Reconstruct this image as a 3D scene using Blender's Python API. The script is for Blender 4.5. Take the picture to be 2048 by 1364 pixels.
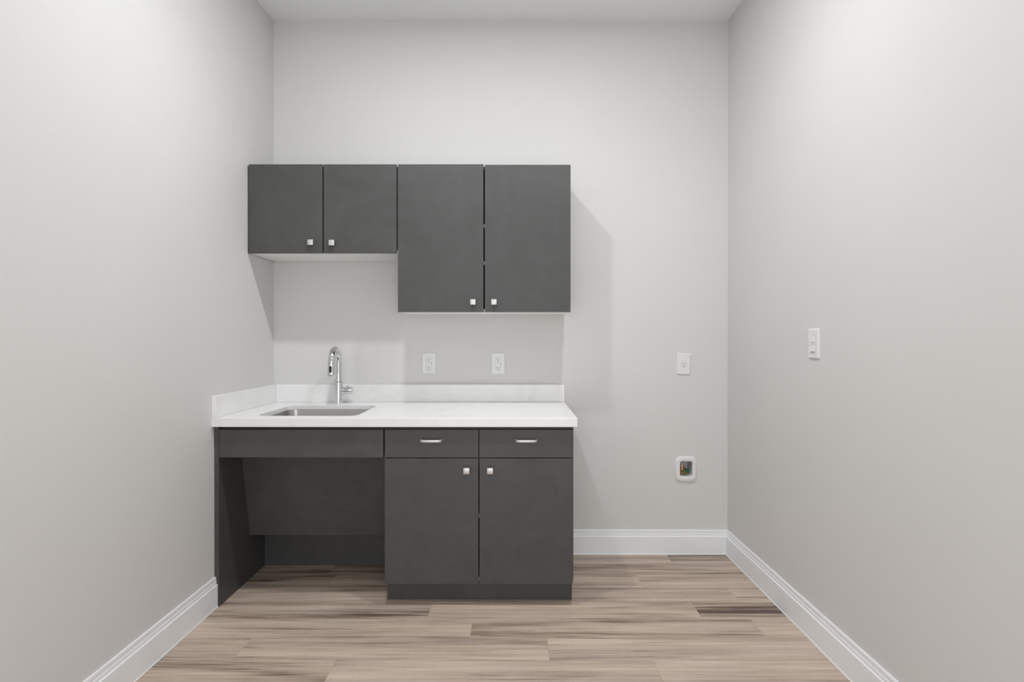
import bpy, bmesh, math, random
from mathutils import Vector, Matrix, Euler

S = bpy.context.scene
for o in list(bpy.data.objects):
    bpy.data.objects.remove(o, do_unlink=True)
COL = S.collection
PI = math.pi
random.seed(7)

# ------------------------------------------------------------------ camera
cam_d = bpy.data.cameras.new('camera')
cam = bpy.data.objects.new('camera', cam_d)
COL.objects.link(cam)
cam.location = (0.0, -3.114, 1.2295)
cam.rotation_euler = (PI / 2 - 0.0033, 0.0, 0.0022)
cam_d.sensor_width = 36.0
cam_d.lens = 36.0 * 1087.17 / 2048.0
cam_d.clip_start = 0.02
S.camera = cam

# ------------------------------------------------------------------ world, exposure
w = bpy.data.worlds.new('world')
S.world = w
w.use_nodes = True
w.node_tree.nodes['Background'].inputs[0].default_value = (0.96, 0.98, 1.0, 1)
w.node_tree.nodes['Background'].inputs[1].default_value = 3.0  # even fill light that enters through the added opening
S.view_settings.view_transform = 'Standard'
S.view_settings.look = 'None'
S.view_settings.gamma = 1.0
S.view_settings.use_curve_mapping = False
S.view_settings.exposure = -0.09

# ceiling downlights: (x, y, watts)
LAMPS = [(-0.51, -1.23, 12.6, 2.6), (0.366, -1.23, 12.6, 2.6), (-0.51, -3.42, 3.0, 0.0), (0.366, -3.42, 3.0, 0.0)]   # x, y, wide glow W, beam W
LAMP_COLOR = (0.968, 0.985, 1.0)
BEAM_SPREAD = math.radians(128)

# ------------------------------------------------------------------ room dimensions (metres)
XL, XR = -1.3718, 1.2281
YB, YF = 0.0, -4.70
ZC = 3.048
WT = 0.12

# ================================================================== helpers
def wloc(o):
    v = Vector((0, 0, 0))
    while o is not None:
        v += o.location
        o = o.parent
    return v

def obj(name, bm, mat, parent=None, loc=(0, 0, 0), smooth=None):
    """bm is written relative to loc (a world point); links it as one mesh object."""
    me = bpy.data.meshes.new(name)
    bmesh.ops.recalc_face_normals(bm, faces=bm.faces[:])
    bm.to_mesh(me)
    bm.free()
    me.materials.append(mat)
    o = bpy.data.objects.new(name, me)
    COL.objects.link(o)
    o.location = Vector(loc)
    if parent is not None:
        o.parent = parent
        o.location = Vector(loc) - wloc(parent)
    if smooth is not None:
        for p in me.polygons:
            p.use_smooth = True
        me.set_sharp_from_angle(angle=math.radians(smooth))
    return o

def thing(name, label, cat, loc=(0, 0, 0), group=None):
    o = bpy.data.objects.new(name, None)
    o.empty_display_size = 0.05
    COL.objects.link(o)
    o.location = loc
    return tag(o, label, cat, group)

def tag(o, label, cat, group=None):
    o['label'] = label
    o['category'] = cat
    if group:
        o['group'] = group
    return o

def struct(o):
    o['kind'] = 'structure'
    return o

def copy_tree(o, parent=None):
    c = o.copy()
    COL.objects.link(c)
    c.parent = parent
    for ch in list(o.children):
        copy_tree(ch, c)
    return c

def copy_obj(o, parent, loc):
    c = o.copy()
    COL.objects.link(c)
    c.parent = parent
    c.location = Vector(loc) - wloc(parent)
    return c

def NB():
    return bmesh.new()

def box(bm, x0, x1, y0, y1, z0, z1, bev=0.0, seg=1):
    vs = [bm.verts.new((x, y, z)) for x in (x0, x1) for y in (y0, y1) for z in (z0, z1)]
    idx = [(0, 1, 3, 2), (4, 6, 7, 5), (0, 4, 5, 1), (2, 3, 7, 6), (0, 2, 6, 4), (1, 5, 7, 3)]
    fs = [bm.faces.new([vs[i] for i in f]) for f in idx]
    if bev > 0:
        es = list({e for f in fs for e in f.edges})
        bmesh.ops.bevel(bm, geom=es, offset=bev, segments=seg, affect='EDGES', profile=0.5)
    return bm

def prism(bm, pts, axis, a0, a1):
    """polygon pts extruded along axis 'x','y','z' from a0 to a1.
    x: pts are (y,z); y: pts are (x,z); z: pts are (x,y)."""
    def P(p, a):
        return {'x': (a, p[0], p[1]), 'y': (p[0], a, p[1]), 'z': (p[0], p[1], a)}[axis]
    A = [bm.verts.new(P(p, a0)) for p in pts]
    B = [bm.verts.new(P(p, a1)) for p in pts]
    n = len(pts)
    bm.faces.new(A)
    bm.faces.new(B[::-1])
    for i in range(n):
        bm.faces.new((A[i], B[i], B[(i + 1) % n], A[(i + 1) % n]))
    return bm

def loft(bm, rings, cap0=True, cap1=True, closed=False):
    R = [[bm.verts.new(p) for p in r] for r in rings]
    n = len(R[0])
    m = len(R)
    for k in range(m if closed else m - 1):
        a, b = R[k], R[(k + 1) % m]
        for i in range(n):
            bm.faces.new((a[i], a[(i + 1) % n], b[(i + 1) % n], b[i]))
    if not closed:
        if cap0:
            bm.faces.new(R[0][::-1])
        if cap1:
            bm.faces.new(R[-1])
    return bm

def lathe(bm, prof, axis='z', c=(0, 0, 0), n=32):
    """prof: list of (radius, position along axis)."""
    c = Vector(c)
    rings = []
    for r, h in prof:
        r = max(r, 1e-5)
        ring = []
        for i in range(n):
            t = 2 * PI * i / n
            a, b = r * math.cos(t), r * math.sin(t)
            ring.append(c + Vector({'z': (a, b, h), 'x': (h, a, b), 'y': (a, h, b)}[axis]))
        rings.append(ring)
    return loft(bm, rings)

def sweep(bm, pts, radii, n=24):
    pts = [Vector(p) for p in pts]
    rings = []
    side = None
    for i, p in enumerate(pts):
        t = (pts[min(i + 1, len(pts) - 1)] - pts[max(i - 1, 0)]).normalized()
        if side is None:
            side = t.orthogonal().normalized()
        side = (side - t * side.dot(t)).normalized()
        up = t.cross(side)
        r = radii[i] if isinstance(radii, (list, tuple)) else radii
        rings.append([p + side * (r * math.cos(2 * PI * k / n)) + up * (r * math.sin(2 * PI * k / n)) for k in range(n)])
    return loft(bm, rings)

def rrect(x0, x1, y0, y1, r, seg=6):
    pts = []
    for cx, cy, a in ((x1 - r, y1 - r, 0), (x0 + r, y1 - r, 90), (x0 + r, y0 + r, 180), (x1 - r, y0 + r, 270)):
        for k in range(seg + 1):
            t = math.radians(a + 90 * k / seg)
            pts.append((cx + r * math.cos(t), cy + r * math.sin(t)))
    return pts

def plate_with_hole(bm, outer, inner, axis, a0, a1):
    """a slab between two closed outlines (2D) along an axis."""
    def P(p, a):
        return {'x': (a, p[0], p[1]), 'y': (p[0], a, p[1]), 'z': (p[0], p[1], a)}[axis]
    def ring(pts, a):
        vs = [bm.verts.new(P(p, a)) for p in pts]
        es = [bm.edges.new((vs[i], vs[(i + 1) % len(vs)])) for i in range(len(vs))]
        return vs, es
    o0, eo0 = ring(outer, a0)
    i0, ei0 = ring(inner, a0)
    bmesh.ops.triangle_fill(bm, use_beauty=True, use_dissolve=False, edges=eo0 + ei0)
    o1, eo1 = ring(outer, a1)
    i1, ei1 = ring(inner, a1)
    bmesh.ops.triangle_fill(bm, use_beauty=True, use_dissolve=False, edges=eo1 + ei1)
    for A, B in ((o0, o1), (i0, i1)):
        n = len(A)
        for k in range(n):
            bm.faces.new((A[k], A[(k + 1) % n], B[(k + 1) % n], B[k]))
    return bm

# ================================================================== materials
def material(name):
    m = bpy.data.materials.new(name)
    m.use_nodes = True
    nt = m.node_tree
    b = nt.nodes['Principled BSDF']
    return m, nt, b

def node(nt, kind, **inp):
    n = nt.nodes.new(kind)
    for k, v in inp.items():
        if k in n.inputs:
            n.inputs[k].default_value = v
        else:
            setattr(n, k, v)
    return n

def ramp(nt, fac, stops):
    r = nt.nodes.new('ShaderNodeValToRGB')
    e = r.color_ramp.elements
    while len(e) > 1:
        e.remove(e[0])
    e[0].position, e[0].color = stops[0][0], (*stops[0][1], 1)
    for p, c in stops[1:]:
        x = e.new(p)
        x.color = (*c, 1)
    nt.links.new(fac, r.inputs[0])
    return r

def plain(name, col, rough=0.5, metal=0.0, spec=0.5, noise=0.0, nscale=40.0):
    """flat colour with a faint procedural mottling so that no surface is perfectly even."""
    m, nt, b = material(name)
    b.inputs['Roughness'].default_value = rough
    b.inputs['Metallic'].default_value = metal
    b.inputs['Specular IOR Level'].default_value = spec
    tc = node(nt, 'ShaderNodeTexCoord')
    nz = node(nt, 'ShaderNodeTexNoise', Scale=nscale, Detail=3.0)
    nt.links.new(tc.outputs['Object'], nz.inputs['Vector'])
    k = max(noise, 0.01)
    r = ramp(nt, nz.outputs['Fac'], [(0.3, tuple(c * (1 - k) for c in col)), (0.7, tuple(min(1, c * (1 + k)) for c in col))])
    nt.links.new(r.outputs[0], b.inputs['Base Color'])
    return m

def paint(name, col, rough, bump, scale):
    m, nt, b = material(name)
    b.inputs['Roughness'].default_value = rough
    b.inputs['Specular IOR Level'].default_value = 0.3
    tc = node(nt, 'ShaderNodeTexCoord')
    nz = node(nt, 'ShaderNodeTexNoise', Scale=1.3, Detail=2.0)
    nt.links.new(tc.outputs['Object'], nz.inputs['Vector'])
    r = ramp(nt, nz.outputs['Fac'], [(0.3, tuple(c * 0.985 for c in col)), (0.7, tuple(c * 1.01 for c in col))])
    nt.links.new(r.outputs[0], b.inputs['Base Color'])
    n2 = node(nt, 'ShaderNodeTexNoise', Scale=scale, Detail=2.0)
    nt.links.new(tc.outputs['Object'], n2.inputs['Vector'])
    bp = node(nt, 'ShaderNodeBump', Strength=bump, Distance=0.002)
    nt.links.new(n2.outputs['Fac'], bp.inputs['Height'])
    nt.links.new(bp.outputs[0], b.inputs['Normal'])
    return m

M = {}
M['wall'] = paint('greige_wall_paint', (0.70, 0.692, 0.680), 0.6, 0.10, 160.0)
M['ceiling'] = paint('ceiling_paint', (0.90, 0.915, 0.93), 0.7, 0.08, 140.0)
M['trim'] = plain('white_trim_paint', (0.895, 0.91, 0.925), 0.3, noise=0.008, nscale=8)
M['slab'] = plain('subfloor', (0.12, 0.10, 0.09), 0.9)
M['white_plastic'] = plain('white_plastic', (0.80, 0.80, 0.79), 0.35, noise=0.006)
M['dark'] = plain('dark_slot', (0.012, 0.012, 0.012), 0.6)
M['plate_gap'] = plain('light_grey_gap', (0.50, 0.50, 0.49), 0.6)
M['gasket'] = plain('grey_rubber', (0.10, 0.10, 0.10), 0.6)
M['melamine'] = plain('white_melamine', (0.92, 0.91, 0.895), 0.45, noise=0.01, nscale=6)
M['chrome'] = plain('polished_chrome', (0.72, 0.73, 0.74), 0.06, metal=1.0)
M['chrome_band'] = plain('dark_chrome_seam', (0.25, 0.25, 0.26), 0.2, metal=1.0)
M['nickel'] = plain('satin_nickel', (0.66, 0.66, 0.65), 0.42, metal=0.85, noise=0.02)
M['brass'] = plain('brass', (0.72, 0.50, 0.20), 0.25, metal=1.0, noise=0.05, nscale=120)
M['copper'] = plain('copper', (0.70, 0.38, 0.18), 0.25, metal=1.0, noise=0.05, nscale=120)
M['pex'] = plain('lilac_grey_pipe', (0.62, 0.57, 0.62), 0.4)
M['green'] = plain('green_handle', (0.012, 0.16, 0.09), 0.4)
M['grey_plastic'] = plain('grey_shade_plastic', (0.58, 0.59, 0.585), 0.5)  # shade inside the white valve box is put into its liner's grey

def steel():
    m, nt, b = material('brushed_stainless_steel')
    b.inputs['Metallic'].default_value = 1.0
    b.inputs['Roughness'].default_value = 0.28
    b.inputs['Anisotropic'].default_value = 0.4
    tc = node(nt, 'ShaderNodeTexCoord')
    mp = node(nt, 'ShaderNodeMapping', Scale=(4.0, 4.0, 400.0))
    nt.links.new(tc.outputs['Object'], mp.inputs['Vector'])
    nz = node(nt, 'ShaderNodeTexNoise', Scale=3.0, Detail=4.0)
    nt.links.new(mp.outputs[0], nz.inputs['Vector'])
    r = ramp(nt, nz.outputs['Fac'], [(0.3, (0.40, 0.395, 0.38)), (0.7, (0.52, 0.51, 0.495))])
    nt.links.new(r.outputs[0], b.inputs['Base Color'])
    return m
M['steel'] = steel()

def laminate():
    """charcoal laminate with a fine horizontal brushed grain and cloudy wiping marks."""
    m, nt, b = material('charcoal_laminate')
    tc = node(nt, 'ShaderNodeTexCoord')
    geo = node(nt, 'ShaderNodeNewGeometry')
    mp = node(nt, 'ShaderNodeMapping', Scale=(6.0, 6.0, 220.0))
    nt.links.new(geo.outputs['Position'], mp.inputs['Vector'])
    g = node(nt, 'ShaderNodeTexNoise', Scale=1.0, Detail=5.0, Roughness=0.6)
    nt.links.new(mp.outputs[0], g.inputs['Vector'])
    c = node(nt, 'ShaderNodeTexNoise', Scale=3.2, Detail=5.0, Roughness=0.6, Distortion=3.0)
    nt.links.new(geo.outputs['Position'], c.inputs['Vector'])
    a = node(nt, 'ShaderNodeMix', data_type='FLOAT')
    a.inputs[0].default_value = 0.72
    nt.links.new(g.outputs['Fac'], a.inputs[2])
    nt.links.new(c.outputs['Fac'], a.inputs[3])
    k = LAM
    r = ramp(nt, a.outputs[0], [(0.3, (k * 0.87, k * 0.87, k * 0.855)), (0.7, (k * 1.17, k * 1.165, k * 1.155))])
    nt.links.new(r.outputs[0], b.inputs['Base Color'])
    rr = node(nt, 'ShaderNodeMapRange')
    rr.inputs['To Min'].default_value = 0.40
    rr.inputs['To Max'].default_value = 0.56
    nt.links.new(c.outputs['Fac'], rr.inputs['Value'])
    nt.links.new(rr.outputs[0], b.inputs['Roughness'])
    b.inputs['Specular IOR Level'].default_value = 0.5
    bp = node(nt, 'ShaderNodeBump', Strength=0.03, Distance=0.001)
    nt.links.new(g.outputs['Fac'], bp.inputs['Height'])
    nt.links.new(bp.outputs[0], b.inputs['Normal'])
    return m
LAM = 0.066
M['laminate'] = laminate()

def quartz():
    m, nt, b = material('white_quartz')
    b.inputs['Roughness'].default_value = 0.22
    geo = node(nt, 'ShaderNodeNewGeometry')
    n1 = node(nt, 'ShaderNodeTexNoise', Scale=7.0, Detail=6.0, Roughness=0.65, Distortion=1.2)
    nt.links.new(geo.outputs['Position'], n1.inputs['Vector'])
    n2 = node(nt, 'ShaderNodeTexNoise', Scale=85.0, Detail=3.0, Roughness=0.6)
    nt.links.new(geo.outputs['Position'], n2.inputs['Vector'])
    r1 = ramp(nt, n1.outputs['Fac'], [(0.36, (0.84, 0.835, 0.83)), (0.46, (0.87, 0.865, 0.861)), (0.62, (0.88, 0.877, 0.873))])
    r2 = ramp(nt, n2.outputs['Fac'], [(0.27, (0.87, 0.86, 0.85)), (0.36, (1, 1, 1))])
    mx = node(nt, 'ShaderNodeMix', data_type='RGBA', blend_type='MULTIPLY')
    mx.inputs[0].default_value = 1.0
    nt.links.new(r1.outputs[0], mx.inputs[6])
    nt.links.new(r2.outputs[0], mx.inputs[7])
    nt.links.new(mx.outputs[2], b.inputs['Base Color'])
    return m
M['quartz'] = quartz()

def wood():
    """vinyl oak plank; each plank's obj.color gives (tone, offset, streakiness)."""
    m, nt, b = material('taupe_oak_plank')
    b.inputs['Roughness'].default_value = 0.48
    b.inputs['Specular IOR Level'].default_value = 0.22
    geo = node(nt, 'ShaderNodeNewGeometry')
    oi = node(nt, 'ShaderNodeObjectInfo')
    sep = node(nt, 'ShaderNodeSeparateColor')
    nt.links.new(oi.outputs['Color'], sep.inputs[0])
    off = node(nt, 'ShaderNodeCombineXYZ')
    mul = node(nt, 'ShaderNodeMath', operation='MULTIPLY')
    mul.inputs[1].default_value = 37.0
    nt.links.new(sep.outputs[1], mul.inputs[0])
    nt.links.new(mul.outputs[0], off.inputs[0])
    nt.links.new(mul.outputs[0], off.inputs[2])
    add = node(nt, 'ShaderNodeVectorMath', operation='ADD')
    nt.links.new(geo.outputs['Position'], add.inputs[0])
    nt.links.new(off.outputs[0], add.inputs[1])
    def stretched(sx, sy, scale, detail, rough, dist=0.0):
        mp = node(nt, 'ShaderNodeMapping', Scale=(sx, sy, 1.0))
        nt.links.new(add.outputs[0], mp.inputs['Vector'])
        n = node(nt, 'ShaderNodeTexNoise', Scale=scale, Detail=detail, Roughness=rough, Distortion=dist)
        nt.links.new(mp.outputs[0], n.inputs['Vector'])
        return n.outputs['Fac']
    broad = stretched(0.8, 10.5, 1.0, 3.0, 0.55, 0.6)
    mid = stretched(1.2, 38.0, 1.0, 5.0, 0.66, 0.9)
    fine = stretched(5.0, 240.0, 1.0, 4.0, 0.65)
    # tone: light base, darker smoky bands, fine grain lines
    def mixf(a, c, f):
        n = node(nt, 'ShaderNodeMix', data_type='FLOAT')
        n.inputs[0].default_value = f
        nt.links.new(a, n.inputs[2])
        nt.links.new(c, n.inputs[3])
        return n.outputs[0]
    v = mixf(broad, mid, 0.50)
    v = mixf(v, fine, 0.22)
    sh = node(nt, 'ShaderNodeMath', operation='SUBTRACT')
    nt.links.new(sep.outputs[0], sh.inputs[0])
    sh.inputs[1].default_value = 0.5
    sc = node(nt, 'ShaderNodeMath', operation='MULTIPLY_ADD')
    nt.links.new(sh.outputs[0], sc.inputs[0])
    sc.inputs[1].default_value = 0.15
    nt.links.new(v, sc.inputs[2])
    r = ramp(nt, sc.outputs[0], [(0.365, (0.120, 0.088, 0.070)), (0.415, (0.235, 0.178, 0.140)),
                                 (0.46, (0.400, 0.312, 0.246)), (0.515, (0.545, 0.437, 0.350)), (0.62, (0.690, 0.570, 0.465))])
    # some planks lean grey-mauve
    mv = node(nt, 'ShaderNodeMix', data_type='RGBA', blend_type='MULTIPLY')
    mm = stretched(1.1, 9.0, 1.0, 2.0, 0.5)
    mr = node(nt, 'ShaderNodeMapRange')
    mr.inputs['From Min'].default_value = 0.45
    mr.inputs['From Max'].default_value = 0.68
    nt.links.new(mm, mr.inputs['Value'])
    nt.links.new(mr.outputs[0], mv.inputs[0])
    nt.links.new(r.outputs[0], mv.inputs[6])
    mv.inputs[7].default_value = (0.90, 0.90, 0.95, 1)
    # cross-cut saw marks
    mp = node(nt, 'ShaderNodeMapping', Scale=(160.0, 9.0, 1.0))
    nt.links.new(add.outputs[0], mp.inputs['Vector'])
    saw = node(nt, 'ShaderNodeTexNoise', Scale=1.0, Detail=2.0)
    nt.links.new(mp.outputs[0], saw.inputs['Vector'])
    rs = ramp(nt, saw.outputs['Fac'], [(0.30, (0.88, 0.875, 0.87)), (0.45, (1, 1, 1))])
    sm = node(nt, 'ShaderNodeMix', data_type='RGBA', blend_type='MULTIPLY')
    sm.inputs[0].default_value = 0.4
    nt.links.new(mv.outputs[2], sm.inputs[6])
    nt.links.new(rs.outputs[0], sm.inputs[7])
    nt.links.new(sm.outputs[2], b.inputs['Base Color'])
    bp = node(nt, 'ShaderNodeBump', Strength=0.08, Distance=0.001)
    nt.links.new(fine, bp.inputs['Height'])
    nt.links.new(bp.outputs[0], b.inputs['Normal'])
    return m
M['wood'] = wood()

def lens_mat():
    m, nt, b = material('lamp_lens')
    b.inputs['Emission Color'].default_value = (*LAMP_COLOR, 1)
    b.inputs['Emission Strength'].default_value = 6.0
    return m
M['lens'] = lens_mat()

# ================================================================== the room
# valve box cavity (x0,x1,z0,z1) in the back wall
VX0, VX1, VZ0, VZ1 = 0.9545, 1.0245, 0.4450, 0.5310
def wall(name, x0, x1, y0, y1, z0, z1):
    return struct(obj(name, box(NB(), x0, x1, y0, y1, z0, z1), M['wall']))
bm = plate_with_hole(NB(), [(XL - WT, -0.02), (XR + WT, -0.02), (XR + WT, ZC), (XL - WT, ZC)],
                     rrect(VX0 - 0.004, VX1 + 0.004, VZ0 - 0.004, VZ1 + 0.004, 0.013), 'y', YB, YB + WT)
struct(obj('wall_back', bm, M['wall']))
wall('wall_left', XL - WT, XL, YF, YB, -0.02, ZC)
wall('wall_right', XR, XR + WT, YF, YB, -0.02, ZC)
# wide cased opening, unseen, added behind the viewer to let fill light in
OX0, OX1, OZ = -1.05, 0.90, 2.40
b = NB()
prism(b, [(XL - WT, -0.02), (OX0, -0.02), (OX0, OZ), (OX1, OZ), (OX1, -0.02), (XR + WT, -0.02), (XR + WT, ZC), (XL - WT, ZC)], 'y', YF - WT, YF)
struct(obj('wall_front', b, M['wall']))
b = NB()
CW = 0.09
prism(b, [(OX0 - CW, 0.001), (OX0, 0.001), (OX0, OZ), (OX1, OZ), (OX1, 0.001), (OX1 + CW, 0.001), (OX1 + CW, OZ + CW), (OX0 - CW, OZ + CW)], 'y', YF + 0.0004, YF + 0.018)
struct(obj('trim_1', b, M['trim']))  # casing of the added opening, out of view
struct(obj('ceiling', box(NB(), XL - WT, XR + WT, YF - WT, YB + WT, ZC, ZC + 0.1), M['ceiling']))
PT = 0.005      # plank thickness
floor = struct(obj('floor', box(NB(), XL, XR, YF, YB, -0.06, -PT), M['slab']))

# ---- floor planks, laid along X
PW = 0.1527
Y0 = -1.037
# rows counted from Y0 upward: 0:[-1.037,-.884] 1:[-.884,-.732] 2:[-.732,-.579] 3:[-.579,-.426] 4:[-.426,-.274] 5:[-.274,-.121] 6:[-.121,.03]
FIX = {
    6: ([-0.40, 0.875], [0.42, 0.45, 0.50]),
    5: ([-0.97, 0.25], [0.45, 0.4, 0.40]),
    4: ([-0.923, 0.296, 0.643], [0.30, 0.52, 0.66, 0.62]),
    3: ([-0.158, 1.061], [0.5, 0.60, 0.58]),
    2: ([-0.378, 0.833], [0.42, 0.66, 0.45]),
    1: ([-0.178, 1.044], [0.68, 0.40, 0.70]),
    0: ([-1.077, 0.139], [0.46, 0.60, 0.74]),
    -1: ([-0.678, 0.539], [0.42, 0.56, 0.74]),
}
rp = random.Random(11)
k = 6
while Y0 + (k + 1) * PW > YF:
    ya = max(Y0 + k * PW, YF)
    yb = min(Y0 + (k + 1) * PW, YB)
    if k in FIX:
        joints, tones = FIX[k]
    else:
        s = XL + rp.uniform(0.15, 1.1)
        joints = [s + 1.219 * j for j in range(3) if s + 1.219 * j < XR - 0.1]
        tones = [rp.uniform(0.35, 0.75) for _ in range(len(joints) + 1)]
    ed = [XL] + list(joints) + [XR]
    for i in range(len(ed) - 1):
        g = 0.00012
        x0, x1 = ed[i] + g, ed[i + 1] - g
        c = Vector(((x0 + x1) / 2, (ya + yb) / 2, -PT))
        hx, hy = (x1 - x0) / 2, (yb - ya) / 2 - g
        b = NB()
        box(b, -hx, hx, -hy, hy, 0.0, PT)
        top = [e for e in b.edges if all(v.co.z > PT - 1e-6 for v in e.verts)]
        bmesh.ops.bevel(b, geom=top, offset=0.0004, segments=1, affect='EDGES')
        p = obj('plank', b, M['wood'], floor, c)
        p.color = (tones[i], rp.random(), rp.random(), 1)
    k -= 1

# ---- baseboards: profile is (out from wall, height)
BH = 0.1384
PROF = [(0.0, 0.0), (0.0175, 0.0), (0.0175, 0.003), (0.0150, 0.006), (0.0150, 0.1015), (0.0138, 0.1035), (0.0100, 0.1050), (0.0098, 0.1150),
        (0.0098, 0.1172), (0.0076, 0.1190), (0.0078, 0.1290), (0.0078, 0.1335), (0.0066, 0.1375), (0.0050, BH), (0.0, BH)]
def baseboard(name, f0, f1):
    """f0, f1 map a profile point to the two ends of the run (so corners are mitred)."""
    b = NB()
    A = [b.verts.new(f0(t, z)) for t, z in PROF]
    B = [b.verts.new(f1(t, z)) for t, z in PROF]
    n = len(PROF)
    b.faces.new(A)
    b.faces.new(B[::-1])
    for i in range(n):
        b.faces.new((A[i], B[i], B[(i + 1) % n], A[(i + 1) % n]))
    return struct(obj(name, b, M['trim']))
e = 0.0003
baseboard('baseboard_back', lambda t, z: (0.2795, YB - t - e, z + e), lambda t, z: (XR - t - e, YB - t - e, z + e))
baseboard('baseboard_right', lambda t, z: (XR - t - e, YB - t - e, z + e), lambda t, z: (XR - t - e, YF + t + e, z + e))
baseboard('baseboard_left', lambda t, z: (XL + t + e, -0.607, z + e), lambda t, z: (XL + t + e, YF + t + e, z + e))
baseboard('baseboard_front', lambda t, z: (XL + t + e, YF + t + e, z + e), lambda t, z: (OX0 - CW - e, YF + t + e, z + e))
baseboard('baseboard_front', lambda t, z: (OX1 + CW + e, YF + t + e, z + e), lambda t, z: (XR - t - e, YF + t + e, z + e))

# ================================================================== ceiling downlights (above the frame)
def lathe_ring(b, prof, n=40):
    rings = []
    for r, h in prof:
        rings.append([Vector((r * math.cos(2 * PI * i / n), r * math.sin(2 * PI * i / n), h)) for i in range(n)])
    return loft(b, rings, closed=True)
def downlight(x, y, label):
    t = thing('recessed_downlight', label, 'ceiling light', (x, y, ZC), 'recessed ceiling downlights')
    obj('trim_ring', lathe_ring(NB(), [(0.076, -0.0005), (0.095, -0.0005), (0.094, -0.006), (0.088, -0.010), (0.078, -0.008)]), M['white_plastic'], t, (x, y, ZC), 40)
    obj('lens', lathe(NB(), [(0.0755, -0.0006), (0.0755, -0.0055), (0.0, -0.006)], n=40), M['lens'], t, (x, y, ZC))
    return t
for i, (x, y, pw, bw) in enumerate(LAMPS):
    lab = ['round white downlight above the sink, left of the front pair', 'round white downlight nearest the back wall on the right',
           'round white downlight over the viewer on the left', 'round white downlight over the viewer on the right'][i]
    t = downlight(x, y, lab)
    for nm, watts, spread, size, dz in (('lamp', pw, math.radians(180), 0.10, -0.0075), ('beam_lamp', bw, BEAM_SPREAD, 0.065, -0.0085)):
        if watts <= 0:
            continue
        ld = bpy.data.lights.new(nm, 'AREA')
        ld.shape = 'DISK'
        ld.size = size
        ld.energy = watts
        ld.color = LAMP_COLOR
        ld.spread = spread
        lo = bpy.data.objects.new(nm, ld)
        COL.objects.link(lo)
        lo.parent = t
        lo.location = (0, 0, dz)

# ================================================================== cabinet hardware
KN = 0.0285
def knob_mesh():
    b = NB()
    lathe(b, [(0.0075, 0.0), (0.0075, -0.003), (0.0050, -0.005), (0.0050, -0.016)], 'y', n=16)
    h = KN / 2
    box(b, -h, h, -0.028, -0.0155, -h, h, 0.0022, 2)
    return b
KNOB = None
def knob(door, x, y, z):
    global KNOB
    if KNOB is None:
        KNOB = obj('knob', knob_mesh(), M['nickel'], door, (x, y, z), 35)
        return KNOB
    return copy_obj(KNOB, door, (x, y, z))
PULL = None
def pull(drawer, x, y, z):
    global PULL
    if PULL is None:
        b = NB()
        L = 0.0535
        # bar: a flat bow that turns back to the drawer at both ends
        path = [(-0.047, 0.0), (-0.047, -0.014), (-0.0455, -0.020), (-0.0405, -0.0245), (-0.033, -0.0262), (0, -0.0275),
                (0.033, -0.0262), (0.0405, -0.0245), (0.0455, -0.020), (0.047, -0.014), (0.047, 0.0)]
        rings = []
        n = len(path)
        for i, (px, py) in enumerate(path):
            ax, ay = path[max(i - 1, 0)]
            bx, by = path[min(i + 1, n - 1)]
            d = Vector((bx - ax, by - ay)).normalized()
            nx, ny = -d.y, d.x
            ht, th = 0.0062, 0.0042
            ring = []
            for q in range(12):
                a = 2 * PI * q / 12
                u = math.copysign(abs(math.cos(a)) ** 0.6, math.cos(a)) * th
                v = math.copysign(abs(math.sin(a)) ** 0.6, math.sin(a)) * ht
                ring.append((px + nx * u, py + ny * u, v))
            rings.append(ring)
        loft(b, rings)
        PULL = obj('pull_handle', b, M['nickel'], drawer, (x, y, z), 40)
        return PULL
    return copy_obj(PULL, drawer, (x, y, z))

# ================================================================== upper cabinets
YU = -0.3116            # door faces
DT = 0.019              # door thickness
ZT = 2.1300             # top of the doors
def panel(name, parent, x0, x1, y0, y1, z0, z1, mat, bev=0.0006):
    c = ((x0 + x1) / 2, (y0 + y1) / 2, (z0 + z1) / 2)
    hx, hy, hz = (x1 - x0) / 2, (y1 - y0) / 2, (z1 - z0) / 2
    return obj(name, box(NB(), -hx, hx, -hy, hy, -hz, hz, bev), M[mat], parent, c)

def upper(name, label, x0, x1, zb, doors, shelves, ztop):
    t = thing(name, label, 'wall cabinet', ((x0 + x1) / 2, -0.001, zb), 'charcoal wall cabinets')
    yc = YU + DT + 0.002         # carcass front
    P = 0.016
    panel('side_panel', t, x0, x0 + P, yc, -0.001, zb + P, ztop, 'laminate')
    panel('side_panel', t, x1 - P, x1, yc, -0.001, zb + P, ztop, 'laminate')
    panel('bottom_panel', t, x0, x1, yc, -0.001, zb, zb + P, 'melamine')
    panel('top_panel', t, x0 + P, x1 - P, yc, -0.001, ztop - P, ztop, 'laminate')
    panel('back_panel', t, x0 + P, x1 - P, -0.012, -0.002, zb + P, ztop - P, 'laminate')
    for zs in shelves:
        panel('shelf', t, x0 + P, x1 - P, yc + 0.004, -0.012, zs - 0.009, zs + 0.009, 'melamine')
    for dx0, dx1, kx, kz, dz in doors:
        d = panel('door', t, dx0, dx1, YU, YU + DT, zb - 0.001, ZT + dz, 'laminate', 0.0009)
        knob(d, kx, YU, kz)
    return t

t = upper('wall_cabinet', 'short two-door charcoal wall cabinet above the sink', -1.3665, -0.5985, 1.6750,
      [(-1.3640, -0.9836, -1.0375, 1.7250, 0.0015), (-0.9774, -0.6012, -0.9290, 1.7232, 0.001)], [1.90], 2.124)
b = NB()
box(b, XL + 0.0006, -1.3668, YU + 0.006, YU + 0.05, 1.6755, 2.124)
obj('filler_strip', b, M['laminate'], t)
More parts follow.
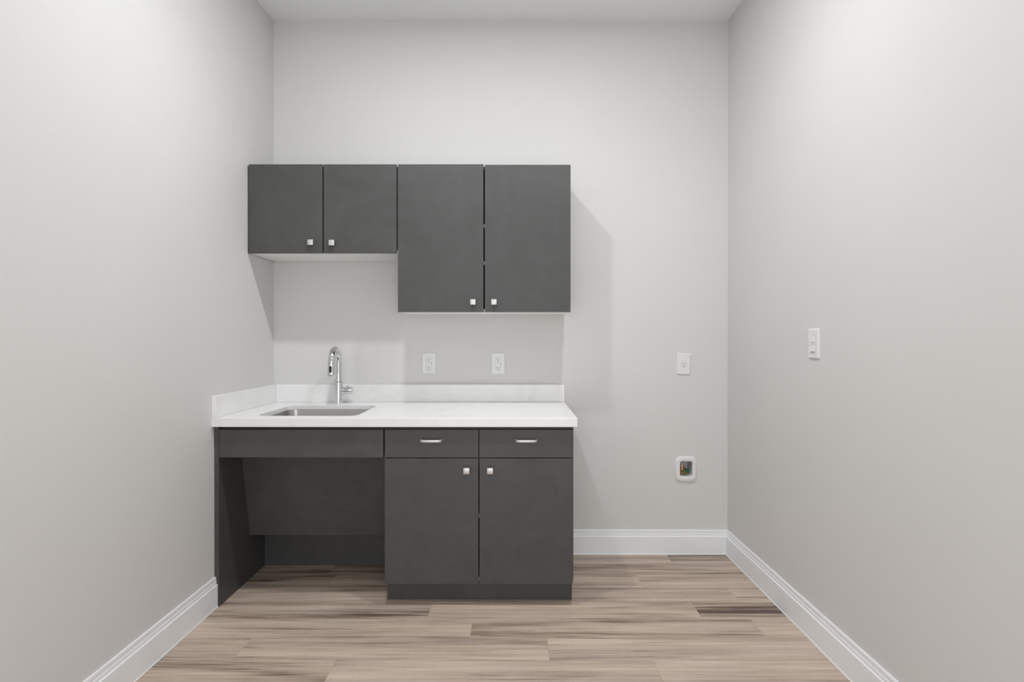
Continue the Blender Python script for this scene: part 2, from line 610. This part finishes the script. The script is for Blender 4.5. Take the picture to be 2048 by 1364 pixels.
# tidy: keep the filler's origin on its own piece
upper('wall_cabinet', 'tall two-door charcoal wall cabinet right of the short one', -0.5965, 0.2945, 1.3705,
      [(-0.5944, -0.1532, -0.2060, 1.4195, 0.001), (-0.1466, 0.2955, -0.0985, 1.4195, -0.002)], [1.625, 1.818], 2.124)

# ================================================================== sink cabinet (knee space)
YD = -0.6257            # door / drawer faces
ZK = 0.8305             # underside of the worktop
t = thing('sink_cabinet', 'open charcoal sink cabinet with knee space and sloping panel', 'sink cabinet', (-0.97, -0.001, 0.0))
# left end panel, scribed over the baseboard
notch = [(XL + p + 0.0006, z + 0.0008) for p, z in PROF[3:]]
pts = [(-1.3505, 0.0005), (-1.3505, ZK - 0.0005), (XL + 0.0005, ZK - 0.0005), (XL + 0.0005, BH + 0.0012)] + \
      [(x, z) for x, z in notch[::-1] if x > XL + 0.002] + [(XL + 0.0182, 0.006), (XL + 0.0182, 0.0005)]
b = NB()
prism(b, [(x + 1.36, z - 0.4) for x, z in pts], 'y', YD - (-0.3), -0.002 + 0.3)
obj('side_panel', b, M['laminate'], t, (-1.36, -0.3, 0.4))
panel('apron', t, -1.3490, -0.5955, YD, YD + 0.019, 0.6870, 0.8155, 'laminate', 0.0009)
panel('top_rail', t, -1.3500, -0.5965, YD + 0.022, YD + 0.040, 0.7000, ZK - 0.0006, 'laminate')
# sloping knee panel: from under the bowl, back and down
b = NB()
n_ = Vector((0, -0.980, 0.200)) * 0.016
a_, c_ = Vector((0, -0.4240, 0.6760)), Vector((0, -0.3320, 0.2250))
prism(b, [(a_.y, a_.z), (c_.y, c_.z), (c_.y + 0.0165, c_.z + 0.003), (a_.y + 0.0165, a_.z + 0.003)], 'x', -1.3498, -0.5965)
for v in b.verts:
    v.co -= Vector((-0.97, -0.38, 0.45))
obj('knee_panel', b, M['laminate'], t, (-0.97, -0.38, 0.45))
panel('back_panel', t, -1.3498, -0.5965, -0.1690, -0.1530, 0.0005, 0.66, 'laminate')

# ================================================================== base cabinet
BX0, BX1 = -0.5945, 0.2775
t = thing('base_cabinet', 'charcoal base cabinet with two drawers over two doors', 'base cabinet', ((BX0 + BX1) / 2, -0.001, 0.0))
YC = YD + DT + 0.002
TK = -0.537
for s, x0 in ((0, BX0), (1, BX1 - 0.018)):
    b = NB()
    cx = x0 + 0.009
    prism(b, [(y + 0.3, z - 0.4) for y, z in [(YC, 0.113), (YC, ZK - 0.0006), (-0.001, ZK - 0.0006), (-0.001, 0.0005), (TK + 0.001, 0.0005), (TK + 0.001, 0.113)]], 'x', -0.009, 0.009)
    obj('side_panel', b, M['laminate'], t, (cx, -0.3, 0.4))
panel('toe_kick', t, BX0 + 0.001, BX1 - 0.001, TK - 0.015, TK, 0.0005, 0.1128, 'laminate')
panel('bottom_panel', t, BX0 + 0.018, BX1 - 0.018, YC, -0.012, 0.1130, 0.1300, 'melamine')
panel('back_panel', t, BX0 + 0.018, BX1 - 0.018, -0.012, -0.002, 0.13, ZK - 0.002, 'laminate')
panel('shelf', t, BX0 + 0.018, BX1 - 0.018, YC + 0.003, -0.012, 0.4030, 0.4210, 'melamine')
panel('top_rail', t, BX0 + 0.018, BX1 - 0.018, YC, YC + 0.018, 0.66, ZK - 0.0006, 'laminate')
xm0, xm1 = -0.1595, -0.1550
for x0, x1, px in ((-0.5890, xm0, -0.3745), (xm1, 0.2725, 0.0600)):
    d = panel('drawer_front', t, x0, x1, YD, YD + DT, 0.6865, 0.8155, 'laminate', 0.0009)
    pull(d, px, YD, 0.7665)
for x0, x1, kx in ((-0.5890, xm0, -0.2125), (xm1, 0.2725, -0.1050)):
    d = panel('door', t, x0, x1, YD, YD + DT, 0.1070, 0.6825, 'laminate', 0.0009)
    knob(d, kx, YD, 0.6310)

# ================================================================== worktop with splashes
ZW = 0.8708
ZS = 0.8515        # underside of the 2 cm slab; its front and right edges are built up to ZK
WX1 = 0.2915
SX0, SX1, SY0, SY1 = -1.205, -0.733, -0.572, -0.183
b = NB()
cx, cy = -0.54, -0.325
outer = [(XL + 0.0006 - cx, -0.628 - cy), (WX1 - cx, -0.628 - cy), (WX1 - cx, -0.0006 - cy), (XL + 0.0006 - cx, -0.0006 - cy)]
inner = rrect(SX0 - cx, SX1 - cx, SY0 - cy, SY1 - cy, 0.045, 8)
plate_with_hole(b, outer, inner, 'z', ZS - ZW, 0.0)
c_ = 0.0014
prism(b, [(-0.628 - cy, 0.0), (-0.648 + c_ - cy, 0.0), (-0.648 - cy, -c_), (-0.648 - cy, ZK - ZW + c_), (-0.648 + c_ - cy, ZK - ZW), (-0.628 - cy, ZK - ZW)], 'x', XL + 0.0006 - cx, WX1 - cx)
box(b, WX1 - 0.020 - cx, WX1 - cx, -0.6279 - cy, -0.0006 - cy, ZK - ZW, ZS - ZW - 0.0001)
wt = obj('worktop', b, M['quartz'], None, (cx, cy, ZW))
tag(wt, 'white quartz worktop with a sink cut-out and upstands', 'countertop')
panel('backsplash', wt, XL + 0.0205, WX1, -0.0205, -0.0006, ZW + 0.0003, 0.9712, 'quartz', 0.0012)
panel('side_splash', wt, XL + 0.0006, XL + 0.0203, -0.648, -0.0006, ZW + 0.0003, 0.9712, 'quartz', 0.0012)

# ================================================================== undermount sink
sc = ((SX0 + SX1) / 2, (SY0 + SY1) / 2, ZS)
hx, hy = (SX1 - SX0) / 2, (SY1 - SY0) / 2
t = thing('sink', 'rectangular stainless steel undermount sink in the white worktop', 'sink', sc)
def rr(ex, z, r):
    return [(x, y, z) for x, y in rrect(-hx - ex, hx + ex, -hy - ex, hy + ex, r, 8)]
b = NB()
loft(b, [rr(0.020, -0.0006, 0.06), rr(0.002, -0.0006, 0.047), rr(0.001, -0.004, 0.046), rr(-0.006, -0.125, 0.045), rr(-0.012, -0.142, 0.045), rr(-0.028, -0.150, 0.040),
         rr(-0.10, -0.1535, 0.03), rr(-0.10, -0.1550, 0.03), rr(-0.026, -0.1520, 0.040), rr(-0.010, -0.1435, 0.046), rr(-0.004, -0.125, 0.046), rr(0.003, -0.004, 0.048),
         rr(0.003, -0.0022, 0.049), rr(0.020, -0.0022, 0.06)], closed=True)
# floor of the bowl
v1 = [b.verts.new((x, y, -0.1535)) for x, y in rrect(-hx + 0.10, hx - 0.10, -hy + 0.10, hy - 0.10, 0.03, 8)]
b.faces.new(v1)
v2 = [b.verts.new((x, y, -0.1550)) for x, y in rrect(-hx + 0.10, hx - 0.10, -hy + 0.10, hy - 0.10, 0.03, 8)]
b.faces.new(v2)
bmesh.ops.remove_doubles(b, verts=b.verts[:], dist=1e-5)
obj('bowl', b, M['steel'], t, sc, 50)
b = NB()
lathe(b, [(0.0, -0.1515), (0.018, -0.1518), (0.020, -0.1500), (0.040, -0.1500), (0.044, -0.1533), (0.0, -0.1534)], n=28)
obj('drain', b, M['chrome'], t, sc, 40)
b = NB()
lathe(b, [(0.034, -0.1552), (0.034, -0.170), (0.020, -0.178), (0.019, -0.250)], n=20)
for v in b.verts:
    v.co.y += 0.10
obj('drain_tailpiece', b, M['grey_plastic'], t, sc, 40)

# ================================================================== faucet
FX, FY = -0.9765, -0.075
t = thing('faucet', 'chrome gooseneck faucet with pull-down spray head behind the sink', 'faucet', (FX, FY, ZW))
f0 = (FX, FY, ZW)
b = NB()
lathe(b, [(0.0255, 0.0003), (0.0255, 0.003), (0.0235, 0.006), (0.0228, 0.010), (0.0212, 0.118), (0.0205, 0.1205), (0.0, 0.1206)], n=36)
obj('body', b, M['chrome'], t, f0, 40)
b = NB()
lathe(b, [(0.0, 0.1207), (0.0172, 0.1207), (0.0172, 0.1228), (0.0, 0.1229)], n=32)
obj('neck_ring', b, M['chrome_band'], t, f0, 40)
D = Vector((0.06, -1.0, 0)).normalized()
R = 0.0725
zc = 1.1020 - ZW
path = [Vector((0, 0, 0.1230)), Vector((0, 0, 0.16)), Vector((0, 0, 0.20))]
for i in range(0, 21):
    a = PI * i / 20
    path.append(D * (R - R * math.cos(a)) + Vector((0, 0, zc + R * math.sin(a))))
b = NB()
sweep(b, path, [0.0152, 0.0152, 0.0152] + [0.0152 + 0.0036 * max(0, (i - 6) / 14) for i in range(21)], 28)
obj('gooseneck', b, M['chrome'], t, f0, 50)
hd = D * (2 * R)
b = NB()
lathe(b, [(0.0, 0.001), (0.0190, 0.0), (0.0193, -0.006), (0.0208, -0.060), (0.0208, -0.0645), (0.0196, -0.0665), (0.0, -0.0665)], n=32)
hz = Vector(f0) + hd + Vector((0, 0, zc))
head = obj('spray_head', b, M['chrome'], t, hz, 40)
# nozzle disc and the black button on the head's front
b = NB()
lathe(b, [(0.0, -0.0666), (0.0150, -0.0666), (0.0148, -0.0680), (0.0, -0.0681)], n=28)
obj('nozzle', b, M['gasket'], head, hz)
b = NB()
rings = []
def on_head(s, zz, lift):
    rad = 0.0193 + (0.0208 - 0.0193) * min(1, max(0, (-0.006 - zz) / 0.054)) + lift
    a = s / rad
    return (rad * math.sin(a), -rad * math.cos(a), zz)
pts = rrect(-0.0068, 0.0068, -0.050, -0.015, 0.0055, 5)
for lift, k2 in ((-0.0006, 1.0), (0.0007, 1.0), (0.0010, 0.86)):
    rings.append([on_head(p[0] * k2, -0.0325 + (p[1] + 0.0325) * k2, lift) for p in pts])
loft(b, rings)
obj('spray_button', b, M['dark'], head, hz, 40)
# side valve and lever
zh = 0.9430 - ZW
b = NB()
lathe(b, [(0.0, 0.008), (0.0170, 0.0085), (0.0170, 0.0385), (0.0, 0.0390)], 'x', (0, 0, zh), 32)
obj('valve_stem', b, M['chrome'], t, f0, 40)
b = NB()
lathe(b, [(0.0, 0.0392), (0.0180, 0.0393), (0.0205, 0.0415), (0.0208, 0.0745), (0.0195, 0.0770), (0.0, 0.0774)], 'x', (0, 0, zh), 36)
hnd = obj('handle', b, M['chrome'], t, f0, 40)
b = NB()
# short finger lever on top of the handle, pointing back
sweep(b, [(0.046, 0.004, zh + 0.017), (0.0455, 0.010, zh + 0.023), (0.045, 0.018, zh + 0.026)], [0.0050, 0.0048, 0.0035], 14)
obj('lever', b, M['chrome'], hnd, f0, 50)

# ================================================================== outlets and switch
def wall_plate(bm, hw, hh, thick=0.0065, inset=0.004):
    """bevelled cover plate facing -Y, its back at y=0."""
    rings = [[(x, -0.0003, z) for x, z in rrect(-hw, hw, -hh, hh, 0.003, 3)],
             [(x, -0.0020, z) for x, z in rrect(-hw, hw, -hh, hh, 0.003, 3)],
             [(x, -thick, z) for x, z in rrect(-hw + inset, hw - inset, -hh + inset, hh - inset, 0.003, 3)]]
    return loft(bm, rings)
def flat(bm, x, z, w, h, y0, y1, bev=0.0):
    return box(bm, x - w / 2, x + w / 2, y1, y0, z - h / 2, z + h / 2, bev)
def disc(bm, x, z, r, y0, y1, n=20):
    return lathe(bm, [(r, y0), (r, y1)], 'y', (x, 0, z), n)
PW_, PH_ = 0.0392, 0.0612

def screw(parent, x, z, y=-0.0065):
    b = NB()
    disc(b, 0, 0, 0.0032, 0.0, -0.0007, 14)
    s = obj('screw', b, M['white_plastic'], parent, Vector(wloc(parent)) + Vector((x, y, z)))
    return s

def gfci(x, z, label):
    p0 = (x, -0.0002, z)
    t = thing('wall_outlet', label, 'outlet', p0, 'white duplex outlets over the backsplash')
    obj('cover_plate', wall_plate(NB(), PW_, PH_), M['white_plastic'], t, p0)
    for s in (-1, 1):
        screw(t, 0, s * 0.0485)
    b = NB()
    flat(b, 0, 0, 0.0352, 0.0690, -0.0060, -0.0067)
    obj('shadow_gap', b, M['plate_gap'], t, p0)
    b = NB()
    flat(b, 0, 0, 0.0334, 0.0672, -0.0062, -0.0088, 0.0008)
    r = obj('receptacle', b, M['white_plastic'], t, p0)
    for s in (1, -1):
        for dx, w, h in ((-0.0064, 0.0026, 0.0086), (0.0064, 0.0022, 0.0068)):
            b = NB()
            flat(b, dx, s * 0.0222 - 0.0005, w, h, -0.0080, -0.0089)
            obj('slot', b, M['dark'], r, p0)
        b = NB()
        disc(b, 0, s * 0.0222 - 0.0122, 0.0027, -0.0080, -0.0089, 12)
        obj('slot', b, M['dark'], r, p0)
    for s in (1, -1):
        b = NB()
        flat(b, -0.002, s * 0.0036, 0.0150, 0.0056, -0.0080, -0.0096, 0.0006)
        obj('test_button', b, M['white_plastic'], r, p0)
    b = NB()
    flat(b, 0.0140, 0.0, 0.0024, 0.0062, -0.0080, -0.0090)
    obj('indicator', b, M['dark'], r, p0)
    return t
g1 = gfci(-0.4825, 1.0910, 'white duplex outlet over the backsplash, nearer the faucet')
g2 = copy_tree(g1)
g2.location = (-0.0860, -0.0002, 1.0905)
g2['label'] = 'white duplex outlet over the backsplash, below the tall cabinet right door'

# single receptacle on the bare wall, hung slightly crooked
p0 = (0.9750, -0.0002, 1.0875)
t = thing('wall_outlet', 'crooked white single outlet on bare wall above the valve box', 'outlet', p0)
obj('cover_plate', wall_plate(NB(), PW_, PH_), M['white_plastic'], t, p0)
screw(t, 0, 0.030)
screw(t, 0, -0.030)
b = NB()
lathe(b, [(0.0188, -0.0060), (0.0188, -0.0067)], 'y', n=28)
obj('shadow_gap', b, M['plate_gap'], t, p0)
b = NB()
lathe(b, [(0.0176, -0.0062), (0.0176, -0.0085), (0.0168, -0.0093), (0.0, -0.0094)], 'y', n=28)
r = obj('receptacle', b, M['white_plastic'], t, p0, 40)
for dx, dz, w, h in ((-0.0066, 0.0042, 0.0030, 0.0088), (0.0066, 0.0042, 0.0024, 0.0076)):
    b = NB()
    flat(b, dx, dz, w, h, -0.0088, -0.0096)
    obj('slot', b, M['dark'], r, p0)
b = NB()
disc(b, 0, -0.0080, 0.0030, -0.0088, -0.0096, 12)
obj('slot', b, M['dark'], r, p0)
t.rotation_euler = (0, math.radians(2.0), 0)

# two-paddle switch on the right wall (built facing -Y, then turned to face -X)
p0 = Vector((XR - 0.0002, -0.8965, 1.2115))
t = thing('wall_switch', 'white two-paddle light switch on the right wall', 'light switch', p0)
obj('cover_plate', wall_plate(NB(), PW_, PH_), M['white_plastic'], t, p0)
for s in (-1, 1):
    screw(t, 0, s * 0.0485)
b = NB()
flat(b, 0, 0, 0.0354, 0.0692, -0.0060, -0.0067)
obj('shadow_gap', b, M['plate_gap'], t, p0)
b = NB()
flat(b, 0, 0, 0.0334, 0.0672, -0.0062, -0.0076, 0.0006)
r = obj('switch_frame', b, M['white_plastic'], t, p0)
for s in (1, -1):
    b = NB()
    z0, z1 = (0.0062, 0.0318) if s > 0 else (-0.0318, -0.0062)
    ya, yb = (-0.0088, -0.0108) if s > 0 else (-0.0092, -0.0122)
    # paddle: a wedge thicker towards its lower edge
    prism(b, [(-0.0070, z0), (-0.0070, z1), (ya, z1), (yb, z0)], 'x', -0.0152, 0.0152)
    obj('paddle', b, M['white_plastic'], r, p0)
b = NB()
flat(b, 0, 0, 0.0300, 0.0064, -0.0070, -0.0090, 0.0008)
obj('center_bar', b, M['white_plastic'], r, p0)
t.rotation_euler = (0, 0, -PI / 2)

# ================================================================== recessed water supply box
vx, vz = (VX0 + VX1) / 2 - 0.001, (VZ0 + VZ1) / 2 - 0.002
p0 = Vector((vx, 0.0, vz))
t = thing('valve_box', 'white rounded water supply box recessed in bare wall near floor', 'valve box', p0)
def L(pts, y):
    return [(x - vx, y, z - vz) for x, z in pts]
b = NB()
FX0, FX1, FZ0, FZ1 = 0.9275, 1.0500, 0.4125, 0.5590
loft(b, [L(rrect(FX0, FX1, FZ0, FZ1, 0.033, 7), -0.0004), L(rrect(FX0, FX1, FZ0, FZ1, 0.033, 7), -0.0035), L(rrect(FX0 + 0.004, FX1 - 0.004, FZ0 + 0.004, FZ1 - 0.004, 0.030, 7), -0.0080),
         L(rrect(VX0 - 0.001, VX1 + 0.001, VZ0 - 0.001, VZ1 + 0.001, 0.012, 7), -0.0085), L(rrect(VX0, VX1, VZ0, VZ1, 0.011, 7), -0.0075), L(rrect(VX0, VX1, VZ0, VZ1, 0.011, 7), -0.0004)], closed=True)
obj('frame', b, M['white_plastic'], t, p0, 50)
b = NB()
o_ = 0.0022
loft(b, [L(rrect(VX0, VX1, VZ0, VZ1, 0.011, 7), -0.0003), L(rrect(VX0 + 0.002, VX1 - 0.002, VZ0 + 0.002, VZ1 - 0.002, 0.010, 7), 0.078), L(rrect(VX0 + 0.03, VX1 - 0.03, VZ0 + 0.03, VZ1 - 0.03, 0.004, 7), 0.0785),
         L(rrect(VX0 + 0.03, VX1 - 0.03, VZ0 + 0.03, VZ1 - 0.03, 0.004, 7), 0.0805), L(rrect(VX0 - o_, VX1 + o_, VZ0 - o_, VZ1 + o_, 0.012, 7), 0.080), L(rrect(VX0 - o_, VX1 + o_, VZ0 - o_, VZ1 + o_, 0.012, 7), -0.0003)], closed=True)
for yy in (0.0785, 0.0805):
    b.faces.new([b.verts.new(p) for p in L(rrect(VX0 + 0.03, VX1 - 0.03, VZ0 + 0.03, VZ1 - 0.03, 0.004, 7), yy)])
bmesh.ops.remove_doubles(b, verts=b.verts[:], dist=1e-5)
obj('box_liner', b, M['grey_plastic'], t, p0, 50)
ax, ay = 0.9795, 0.040
def at(x, y, z):
    return (x - vx, y, z - vz)
b = NB()
lathe(b, [(0.0085, VZ1 - 0.0145 - vz), (0.0085, 0.5080 - vz), (0.0105, 0.5075 - vz), (0.0105, 0.5015 - vz)], 'z', (ax - vx, ay, 0), 20)
obj('supply_pipe', b, M['pex'], t, p0, 40)
b = NB()
lathe(b, [(0.0120, 0.5013 - vz), (0.0125, 0.4990 - vz), (0.0125, 0.4880 - vz), (0.0110, 0.4860 - vz)], 'z', (ax - vx, ay, 0), 8)
obj('compression_nut', b, M['copper'], t, p0, 20)
b = NB()
lathe(b, [(0.0095, 0.4858 - vz), (0.0100, 0.4760 - vz), (0.0120, 0.4740 - vz), (0.0120, 0.4570 - vz), (0.0085, 0.4550 - vz), (0.0085, 0.4480 - vz)], 'z', (ax - vx, ay, 0), 20)
vb = obj('valve_body', b, M['brass'], t, p0, 40)
b = NB()
o0 = Vector(at(0.9805, ay - 0.008, 0.466))
o1 = Vector(at(0.9895, ay - 0.040, 0.4605))
dv = (o1 - o0).normalized()
sa = dv.orthogonal().normalized()
sb = dv.cross(sa)
L_ = (o1 - o0).length
loft(b, [[o0 + dv * d + sa * (r * math.cos(2 * PI * k / 18)) + sb * (r * math.sin(2 * PI * k / 18)) for k in range(18)]
         for d, r in ((0, 0.0072), (0.019, 0.0072), (0.0192, 0.0058), (L_ - 0.004, 0.0058), (L_ - 0.0035, 0.0068), (L_, 0.0066), (L_ - 0.0003, 0.0036), (L_ - 0.014, 0.0034))])
obj('outlet_nipple', b, M['brass'], vb, p0, 30)
b = NB()
sweep(b, [o1 - dv * 0.0139, o1 - dv * 0.0030], 0.00335, 14)
obj('nipple_bore', b, M['dark'], vb, p0)
b = NB()
sweep(b, [Vector(at(0.990, ay, 0.4665)), Vector(at(0.998, ay, 0.4668))], 0.0045, 14)
obj('valve_spindle', b, M['brass'], vb, p0, 40)
b = NB()
# paddle-shaped handle with a raised grip
prism(b, [(x - vx, z - vz) for x, z in [(0.9960, 0.4735), (1.0000, 0.4765), (1.0110, 0.4770), (1.0165, 0.4745), (1.0150, 0.4700), (1.0130, 0.4660), (1.0160, 0.4605), (1.0150, 0.4570), (1.0060, 0.4560), (0.9985, 0.4575), (0.9960, 0.4610)]],
      'y', ay - 0.010, ay + 0.008)
bmesh.ops.bevel(b, geom=b.edges[:], offset=0.0012, segments=1, affect='EDGES')
obj('valve_handle', b, M['green'], t, p0, 30)
